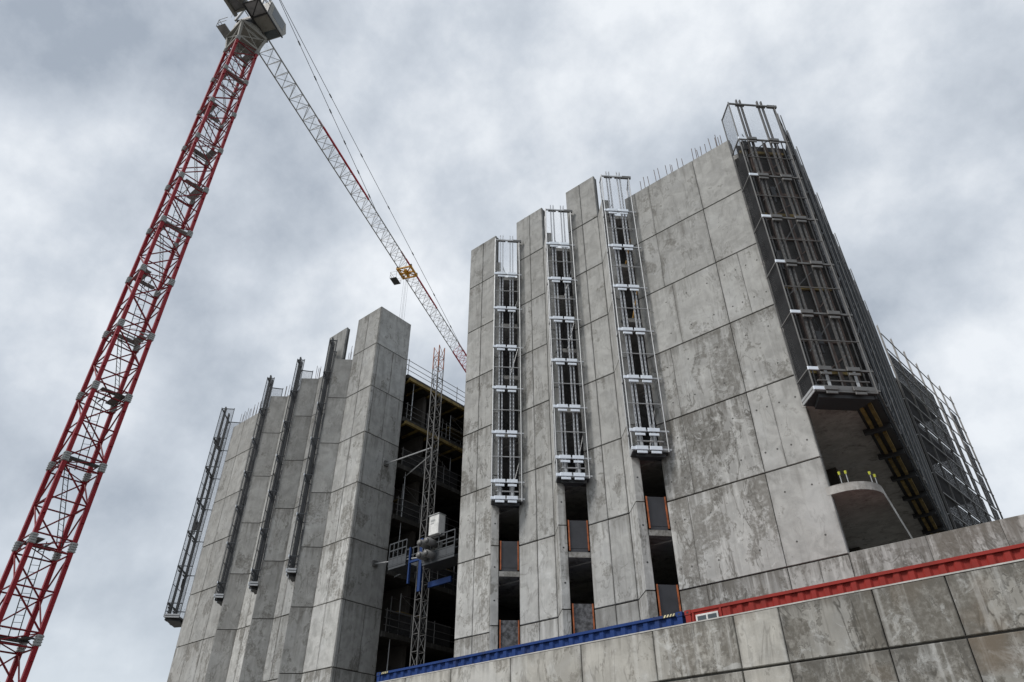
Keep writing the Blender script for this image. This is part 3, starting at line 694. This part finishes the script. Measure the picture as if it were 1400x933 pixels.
rw2 = thing('rear_wing', 'dark rear wing of the building behind the mesh screens at far right', 'building', (-12, 48, TERR))
for z in SL:
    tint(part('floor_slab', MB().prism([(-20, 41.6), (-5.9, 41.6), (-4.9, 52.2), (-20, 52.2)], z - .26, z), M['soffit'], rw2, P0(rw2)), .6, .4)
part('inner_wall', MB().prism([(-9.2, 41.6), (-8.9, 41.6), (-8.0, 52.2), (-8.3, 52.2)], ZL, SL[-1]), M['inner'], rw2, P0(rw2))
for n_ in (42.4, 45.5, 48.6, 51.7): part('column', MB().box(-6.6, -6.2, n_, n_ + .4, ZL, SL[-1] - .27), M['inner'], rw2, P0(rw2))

# ------------------------------------------------------------------ mast climber in the gap
mh = thing('hoist_mast', 'slender grey lattice hoist mast with orange tip standing in the gap', 'hoist mast', (-24.48, 22.58, TERR))
def hoist_bay(mat):
    mb = MB(); w = .21; h = 1.5
    for (x, y) in ((-w, -w), (w, -w), (w, w), (-w, w)): mb.tube((x, y, 0), (x, y, h), .03, 6)
    c = [(-w, -w), (w, -w), (w, w), (-w, w)]
    for k in range(4):
        a = c[k]; b = c[(k + 1) % 4]
        for j, z in enumerate((.02, .76)):
            mb.tube((*a, z), (*b, z), .016, 5)
            mb.tube((*(a if j == 0 else b), z), (*(b if j == 0 else a), z + .74), .014, 5)
    return mb
mh_g, mh_o = hoist_bay(M['galvd']).mesh('mast_bay', M['galvd']), hoist_bay(M['orange']).mesh('mast_bay', M['orange'])
nbay = int((22.75 - 2.52) / 1.5)
for k in range(nbay + 1): link('mast_bay', mh_o if k == nbay else mh_g, mh, (0, 0, k * 1.5))
for z in (17.1, 11.3):                                              # ties to the pier
    zz = z - 2.52; ex = -29.36 + 24.48
    part('tie_bar', MB().tube((0, 0, zz), (ex, .95, zz + .95), .035, 6), M['galv'], mh)
    part('tie_bar', MB().tube((.15, .2, zz - .1), (ex, 2.4, zz + .6), .03, 6), M['galv'], mh)
    part('anchor_plate', MB().box(ex - .02, ex + .1, .8, 1.1, zz + .8, zz + 1.1), M['galvd'], mh)
wp = thing('work_platform', 'silver mast climber platform hanging across the gap with white control box and motors', 'work platform', (-24.48, 22.3, 10.95 + H))
for (a, b, dz) in ((-1.65, -.45, 0), (.7, 2.75, -.3)):
    part('deck', MB().box(a, b, -.5, .5, dz - .14, dz - .02), M['steel'], wp)
    for y in (-.5, .5):
        for h in (.0, .38, .75, 1.1): part('rail', MB().beam((a, y, dz + h), (b, y, dz + h), .035, .05), M['steel'], wp)
        k = a
        while k <= b + .01:
            part('post', MB().box(k - .02, k + .02, y - .02, y + .02, dz, dz + 1.1), M['steel'], wp); k += (b - a) / 4
        part('toe_board', MB().box(a + .03, b - .03, y - .012, y + .012, dz + .04, dz + .34), M['steel'], wp)
part('drive_frame', MB().box(-.36, -.28, -.4, -.3, -1.0, .7).box(.36, .54, -.4, -.3, -1.5, .95).box(-.28, .36, -.4, -.3, -.06, .04).box(.54, 2.0, .1, .2, -1.25, -1.0), M['bluef'], wp)
for x in (.98, 1.42):
    for z in (-.12, .45):
        smooth(part('motor', MB().tube((x, -.95, z), (x, -.3, z), .17, 14).tube((x, -1.05, z), (x, -.95, z), .13, 12), M['galvd'], wp))
        part('gearbox', MB().cham(x - .14, x + .14, -.32, -.1, z - .22, z + .18, .03), M['grey'], wp)
cbx = part('control_box', MB().cham(1.22, 1.86, -.72, -.30, .78, 1.72, .02), M['white'], wp)
part('box_lid', MB().box(1.19, 1.89, -.75, -.27, 1.72, 1.76), M['grey'], cbx)
part('notice', MB().box(1.34, 1.62, -.728, -.72, 1.42, 1.50).box(1.34, 1.54, -.728, -.72, 1.30, 1.34), M['grey'], cbx)
# dark guide rails climbing the edge of the right tower inside the gap
gs = thing('gap_screen', 'dark climbing screen rails inside the gap against the right tower side', 'climbing screen', (A0 - .25, 22.6, LEV[0]), 0, None)
for y in (0, .18, .9, 1.08, 1.9):
    link('guide_rail', cm(('guide_rail', 'gap'), lambda: rail_mesh(13.9), M['darkm']), gs, (0, y, 0), R(90))
for z in (0, 2.36, 4.7, 7.1, 9.4, 11.8, 13.6):
    part('ledger', MB().beam((-.1, -.2, z), (-.1, 2.2, z), .06, .08), M['darkm'], gs)
part('mesh_panel', MB().add([(-.06, -.1, 0), (-.06, 2.1, 0), (-.06, 2.1, 13.6), (-.06, -.1, 13.6)], [(0, 1, 2, 3)]), M['netd'], gs)

# ------------------------------------------------------------------ tower crane
CU, CN = -38.585, 10.831
crane = thing('tower_crane', 'tall red lattice tower crane with pale grey jib reaching behind the towers', 'crane', (CU, CN, 0))
SEC, ZC0 = 4.216, 7.622 + H
def leg_mesh(h):
    w = .10; return MB().box(-w, w, -w, w, 0, h)
def mast_lattice(h, alt):
    mb = MB(); w = 1.0 - .10; r = .042
    c = [(-w, -w), (w, -w), (w, w), (-w, w)]
    lv = [.32, h / 2, h - .32]
    for k in range(4):
        a = c[k]; b = c[(k + 1) % 4]
        for z in lv: mb.tube((*a, z), (*b, z), r, 6)
        for (z0, z1, f) in ((lv[0], lv[1], 0), (lv[1], lv[2], 1)):
            p, q = (a, b) if (f + alt + k) % 2 == 0 else (b, a)
            mb.tube((*p, z0), (*q, z1), r, 6)
        mb.tube((*a, lv[2]), (*b, h + .32), .03, 5)
    return mb
LM = leg_mesh(SEC).mesh('leg', M['red'])
CP = MB().box(-.125, .125, -.125, .125, -.24, .24)
for s in (-1, 1):
    for z in (-.18, -.06, .06, .18): CP.box(-.10, .10, s * .13 if s > 0 else -.165, .165 if s > 0 else -.13, z - .03, z + .03); CP.box(s * .13 if s > 0 else -.165, .165 if s > 0 else -.13, -.10, .10, z - .03, z + .03)
CP = CP.mesh('joint_plate', M['grey'])
LAT = [mast_lattice(SEC, a).mesh('lattice', M['redd']) for a in (0, 1)]
STEP = MB().box(.1, .2, -.05, .05, -.04, .04).mesh('step_lug', M['red'])
PLT = MB().box(-.8, .8, -.8, -.35, 0, .03).box(-.8, -.4, -.35, .5, 0, .03)
PLTM = PLT.mesh('rest_platform', M['grate']); PLTD = PLT.mesh('rest_platform', M['netp'])
for k in range(-3, 11):
    z = ZC0 + SEC * k
    base = z
    if z < 0:
        if z + SEC < .3: continue
    s = link('mast_section', LAT[k % 2], crane, (0, 0, z) if z >= 0 else (0, 0, 0))
    for (x, y) in ((-.9, -.9), (.9, -.9), (.9, .9), (-.9, .9)):
        link('leg', LM, s, (x, y, 0)); link('joint_plate', CP, s, (x, y, SEC))
        if x > 0:
            for f in (.3, .8): link('step_lug', STEP, s, (x, y, SEC * f))
    p = link('rest_platform', PLTM if k > 2 else PLTD, s, (0, 0, SEC + .12), R(90 * (k % 4)))
    part('platform_frame', MB().beam((-.85, -.85, 0), (.85, -.85, 0), .05, .08).beam((-.85, 0, 0), (.85, 0, 0), .05, .08).beam((-.85, .85, 0), (-.2, .85, 0), .05, .08), M['grey' if k > 2 else 'darkm'], s, (0, 0, SEC + .06), R(90 * (k % 4)))
    lad = MB(); a = Vector((-.55, .3, .1)); b = Vector((.5, -.35, SEC + .1))
    if k % 2: a, b = Vector((.5, .4, .1)), Vector((-.5, -.3, SEC + .1))
    sd_ = (b - a).cross(Vector((0, 0, 1))).normalized() * .19
    lad.tube(a - sd_, b - sd_, .024, 5).tube(a + sd_, b + sd_, .024, 5)
    for i in range(14): m_ = a.lerp(b, (i + .5) / 14); lad.tube(m_ - sd_, m_ + sd_, .012, 4)
    part('ladder', lad, M['darkm'], s)
ZTOP = ZC0 + SEC * 11 + .3
JA = math.atan2(.9189, -.3945)                                     # jib direction
# adaptor frame and slewing unit
ad = MB(); w0, w1 = .9, 1.12; ha = 1.75
cs = [(-1, -1), (1, -1), (1, 1), (-1, 1)]
mbx = MB()
for k in range(4):
    a = cs[k]; b = cs[(k + 1) % 4]
    mbx.beam((a[0] * w0, a[1] * w0, 0), (a[0] * w1, a[1] * w1, ha), .2, .2)
    mbx.beam((a[0] * w1, a[1] * w1, ha), (b[0] * w1, b[1] * w1, ha), .26, .3)
    mbx.tube((a[0] * w0, a[1] * w0, .1), (b[0] * w1, b[1] * w1, ha - .1), .06, 6)
    mbx.tube((b[0] * w0, b[1] * w0, .1), (a[0] * w1, a[1] * w1, ha - .1), .06, 6)
    mbx.beam((a[0] * w0, a[1] * w0, .1), (b[0] * w0, b[1] * w0, .1), .14, .18)
part('adaptor_frame', mbx, M['tan'], crane, (0, 0, ZTOP))
part('adaptor_skin', MB().prism([(-w1 + .1, -w1 + .1), (w1 - .1, -w1 + .1), (w1 - .1, w1 - .1), (-w1 + .1, w1 - .1)], 1.25, 1.65), M['tan'], crane, (0, 0, ZTOP))
smooth(part('slewing_ring', MB().tube((0, 0, ha + .05), (0, 0, ha + .6), 1.25, 28).tube((0, 0, ha - .4), (0, 0, ha + .05), 1.05, 28), M['tan'], crane, (0, 0, ZTOP)))
ZJ = 57.85 + H
def jl(x, y, z): return (x * math.cos(JA) - y * math.sin(JA), x * math.sin(JA) + y * math.cos(JA), z)   # along the jib, to its left, height
zs = ZTOP + ha + .6
part('turntable', MB().tube((0, 0, 0), (0, 0, .4), 1.15, 20).box(-.9, 1.0, -.8, .8, .4, 1.2), M['darkm'], crane, (0, 0, zs), JA)
HB = MB()
zt0 = zs + 1.0 - ZJ; AP = 8.2
for sx, sy in ((-1, -1), (1, -1), (1, 1), (-1, 1)):
    HB.beam((sx * 1.0, sy * .85, zt0), (sx * .16, sy * .16, AP), .16, .16)
for f in (.25, .5, .75):
    x = 1.0 + (.16 - 1.0) * f; y = .85 + (.16 - .85) * f; z = zt0 + (AP - zt0) * f
    HB.tube((-x, -y, z), (x, -y, z), .05, 6).tube((-x, y, z), (x, y, z), .05, 6).tube((x, -y, z), (x, y, z), .05, 6).tube((-x, -y, z), (-x, y, z), .05, 6)
part('tower_head', HB, M['grey'], crane, (0, 0, ZJ), JA)
# jib: triangular truss in sections
JL = 5.0; JW, JH = .78, 1.45
def jib_sec(ch, lat):
    o = []
    for (y, z) in ((-JW, 0), (JW, 0), (0, JH)):
        wd = .085 if ch is None else .15; o.append(MB().beam((0, y, z), (JL, y, z), wd, wd))
    lt = MB(); n_ = 4; d = JL / n_
    for i in range(n_):
        x0 = i * d; xm = x0 + d / 2; x1 = x0 + d
        for s in (-1, 1):
            lt.tube((x0, s * JW, 0), (xm, 0, JH), .032, 5).tube((xm, 0, JH), (x1, s * JW, 0), .032, 5)
        lt.tube((x0, -JW, 0), (x0, JW, 0), .03, 5)
        lt.tube((x0, -JW, 0) if i % 2 == 0 else (x0, JW, 0), (x1, JW, 0) if i % 2 == 0 else (x1, -JW, 0), .026, 5)
    return o, lt
chord_cols = ['grey', 'grey', 'red', 'red', 'grey', 'grey', 'red', 'red', 'grey', 'grey', 'red', 'red', 'grey', 'grey']
cch, clt = jib_sec(None, None); rch, _ = jib_sec(1, None)
CM = {c: [m.mesh('chord', M[{'red': 'redj'}.get(c, c)]) for m in (rch if c == 'red' else cch)] for c in ('grey', 'red', 'tan')}
LTM = {c: clt.mesh('jib_section', M[c]) for c in ('grey', 'galv', 'redj')}
WK = MB().add([(0, -.42, .06), (JL, -.42, .06), (JL, .10, .06), (0, .10, .06)], [(0, 1, 2, 3)]).mesh('walkway', M['grate'])
for k in range(13):
    c = chord_cols[k]
    x0 = 1.1 + JL * k
    s = link('jib_section', LTM['redj' if k in (10, 11) else 'grey' if k < 4 else 'galv'], crane, jl(x0, 0, ZJ), JA)
    for ci, me in enumerate(CM[c]):
        link('chord', me if ci != 1 or k > 9 else CM['tan'][ci], s)
    link('walkway', WK, s)
# counter-jib with ballast
cj = MB(); CL = 14.0
for s in (-1, 1):
    cj.beam((-1.2, s * .75, .2), (-CL, s * .75, .2), .24, .34)
for i in range(6):
    x = -1.5 - 2.4 * i; cj.beam((x, -.75, .2), (x, .75, .2), .14, .2)
    if i < 5: cj.tube((x, -.75, .2), (x - 2.4, .75, .2), .05, 5)
part('counter_jib', cj, M['tan'], crane, (0, 0, ZJ), JA)
part('counter_walkway', MB().box(-CL, -1.3, -.7, .7, .36, .4), M['grate'], crane, (0, 0, ZJ), JA)
hr = MB()
for s in (-1.25, 1.25):
    for h in (.9, 1.4): hr.tube((-CL, s, h), (-1.0, s, h), .025, 5)
    for i in range(8): hr.tube((-1.2 - 1.8 * i, s, .2), (-1.2 - 1.8 * i, s, 1.4), .025, 5)
part('handrail', hr, M['galv'], crane, (0, 0, ZJ), JA)
for i in range(4): part('ballast_block', MB().cham(-CL + .4 + .62 * i, -CL + .98 + .62 * i, -1.1, 1.1, -1.6, .9, .03), M['slab'], crane, (0, 0, ZJ), JA)
# side platforms of the slewing unit
part('access_platform', MB().box(-1.5, 1.4, 1.25, 2.1, -1.3, -1.24), M['grate'], crane, (0, 0, ZJ), JA)
ar = MB()
for h in (-.8, -.3):
    ar.tube((-1.5, 2.1, h), (1.4, 2.1, h), .025, 5).tube((-1.5, 1.25, h), (-1.5, 2.1, h), .025, 5).tube((1.4, 1.25, h), (1.4, 2.1, h), .025, 5)
for x in (-1.5, -.1, 1.4): ar.tube((x, 2.1, -1.3), (x, 2.1, -.3), .025, 5)
part('platform_rail', ar, M['darkm'], crane, (0, 0, ZJ), JA)
# operator cab on the right of the jib
cab = part('cab', MB().add([(.35, -3.0, -1.0), (2.9, -3.0, -1.0), (3.3, -3.0, .1), (2.9, -3.0, 1.25), (.35, -3.0, 1.25), (.35, -1.35, -1.0), (2.9, -1.35, -1.0), (3.3, -1.35, .1), (2.9, -1.35, 1.25), (.35, -1.35, 1.25)],
                          [(0, 1, 2, 3, 4), (9, 8, 7, 6, 5), (0, 5, 6, 1), (1, 6, 7, 2), (2, 7, 8, 3), (3, 8, 9, 4), (4, 9, 5, 0)]), M['tan'], crane, jl(-1.35, .1, ZJ), JA)
part('windscreen', MB().add([(2.93, -2.9, -.94), (2.93, -1.45, -.94), (3.325, -1.45, .1), (3.325, -2.9, .1)], [(0, 1, 2, 3)]), M['glass'], cab)
part('windscreen', MB().add([(3.325, -2.9, .14), (3.325, -1.45, .14), (2.95, -1.45, 1.18), (2.95, -2.9, 1.18)], [(0, 1, 2, 3)]), M['glass'], cab)
part('side_window', MB().box(.9, 2.75, -3.012, -3.0, -.3, 1.1), M['glass'], cab)
part('floor_window', MB().box(2.0, 2.8, -2.85, -1.5, -1.012, -1.0), M['glass'], cab)
cf = MB()
for (x, y) in ((-1.2, -1.3), (-1.2, -3.0), (.3, -3.0)): cf.box(x - .05, x + .05, y - .05, y + .05, -1.1, .9)
cf.beam((-1.2, -1.3, -1.05), (3.0, -1.3, -1.05), .14, .16).beam((-1.2, -3.02, -1.05), (3.0, -3.02, -1.05), .12, .14).beam((-1.2, -3.0, -1.05), (-1.2, -1.3, -1.05), .1, .12).beam((.3, -3.0, -1.05), (.3, -1.3, -1.05), .14, .14)
cf.tube((-1.2, -3.0, -1.0), (.3, -1.3, -1.0), .05, 5).tube((-1.2, -3.0, .85), (.3, -3.0, .85), .03, 5).tube((-1.2, -3.0, .3), (.3, -3.0, .3), .03, 5)
part('cab_frame', cf, M['darkm'], crane, jl(-1.35, .1, ZJ), JA)
part('cab_walkway', MB().box(-1.15, .25, -2.95, -1.35, -1.0, -.96), M['grate'], crane, jl(-1.35, .1, ZJ), JA)
for o in crane.children:
    if o.name.split('.')[0] in ('cab', 'cab_frame', 'cab_walkway'): o.scale = (.86, .86, .86)
# pendant ropes with joints
def pend(x1):
    a = Vector((.1, 0, AP - .1)); b = Vector((x1, 0, JH)); mb = MB().tube(a, b, .03, 5)
    for f in (.22, .36, .5, .64, .78, .9):
        p = a.lerp(b, f); q = a.lerp(b, f + .45 / (b - a).length); mb.tube(p, q, .075, 6)
    part('pendant_rope', mb, M['ropem'], crane, (0, 0, ZJ), JA)
pend(24.5); pend(53)
# trolley with hoist ropes
TX = 33.2
tr = part('trolley', MB().box(-1.0, 1.0, -1.0, -.82, -.28, -.08).box(-1.0, 1.0, .82, 1.0, -.28, -.08).box(-1.0, -.85, -1.0, 1.0, -.3, -.12).box(.85, 1.0, -1.0, 1.0, -.3, -.12).box(-.1, .1, -1.0, 1.0, -.34, -.16).beam((-.9, -.9, -.2), (.9, .9, -.2), .1, .12).beam((-.9, .9, -.2), (.9, -.9, -.2), .1, .12), M['yellow'], crane, jl(TX, 0, ZJ), JA)
for (x, y) in ((-.85, -.9), (.85, -.9), (-.85, .9), (.85, .9)): part('wheel', MB().tube((x, y - .08, .05), (x, y + .08, .05), .15, 12), M['darkm'], tr)
for x in (-.35, .35): part('sheave', MB().tube((x, -.12, -.3), (x, .12, -.3), .3, 14), M['yellow'], tr)
part('service_basket', MB().box(-.65, .65, 1.05, 1.9, -1.25, -1.18), M['darkm'], tr)
bk = MB()
for h in (-.7, -.25): bk.tube((-.65, 1.05, h), (-.65, 1.9, h), .025, 5).tube((.65, 1.05, h), (.65, 1.9, h), .025, 5).tube((-.65, 1.9, h), (.65, 1.9, h), .025, 5)
for (x, y) in ((-.65, 1.05), (.65, 1.05), (-.65, 1.9), (.65, 1.9)): bk.tube((x, y, -1.2), (x, y, -.2), .025, 5)
part('basket_rail', bk, M['galv'], tr)
for (x, y) in ((-.35, -.12), (-.35, .12), (.35, -.12), (.35, .12)): part('hoist_rope', MB().tube((x, y, -32), (x, y, -.3), .012, 4), M['ropem'], tr)
hk = part('hook_block', MB().box(-.45, .45, -.16, .16, -33.0, -32.0), M['yellow'], tr)
part('hook', MB().tube((0, 0, -33.0), (0, 0, -33.4), .06, 8).tube((0, 0, -33.4), (.18, 0, -33.6), .06, 8).tube((.18, 0, -33.6), (.05, 0, -33.8), .05, 8), M['darkm'], hk)
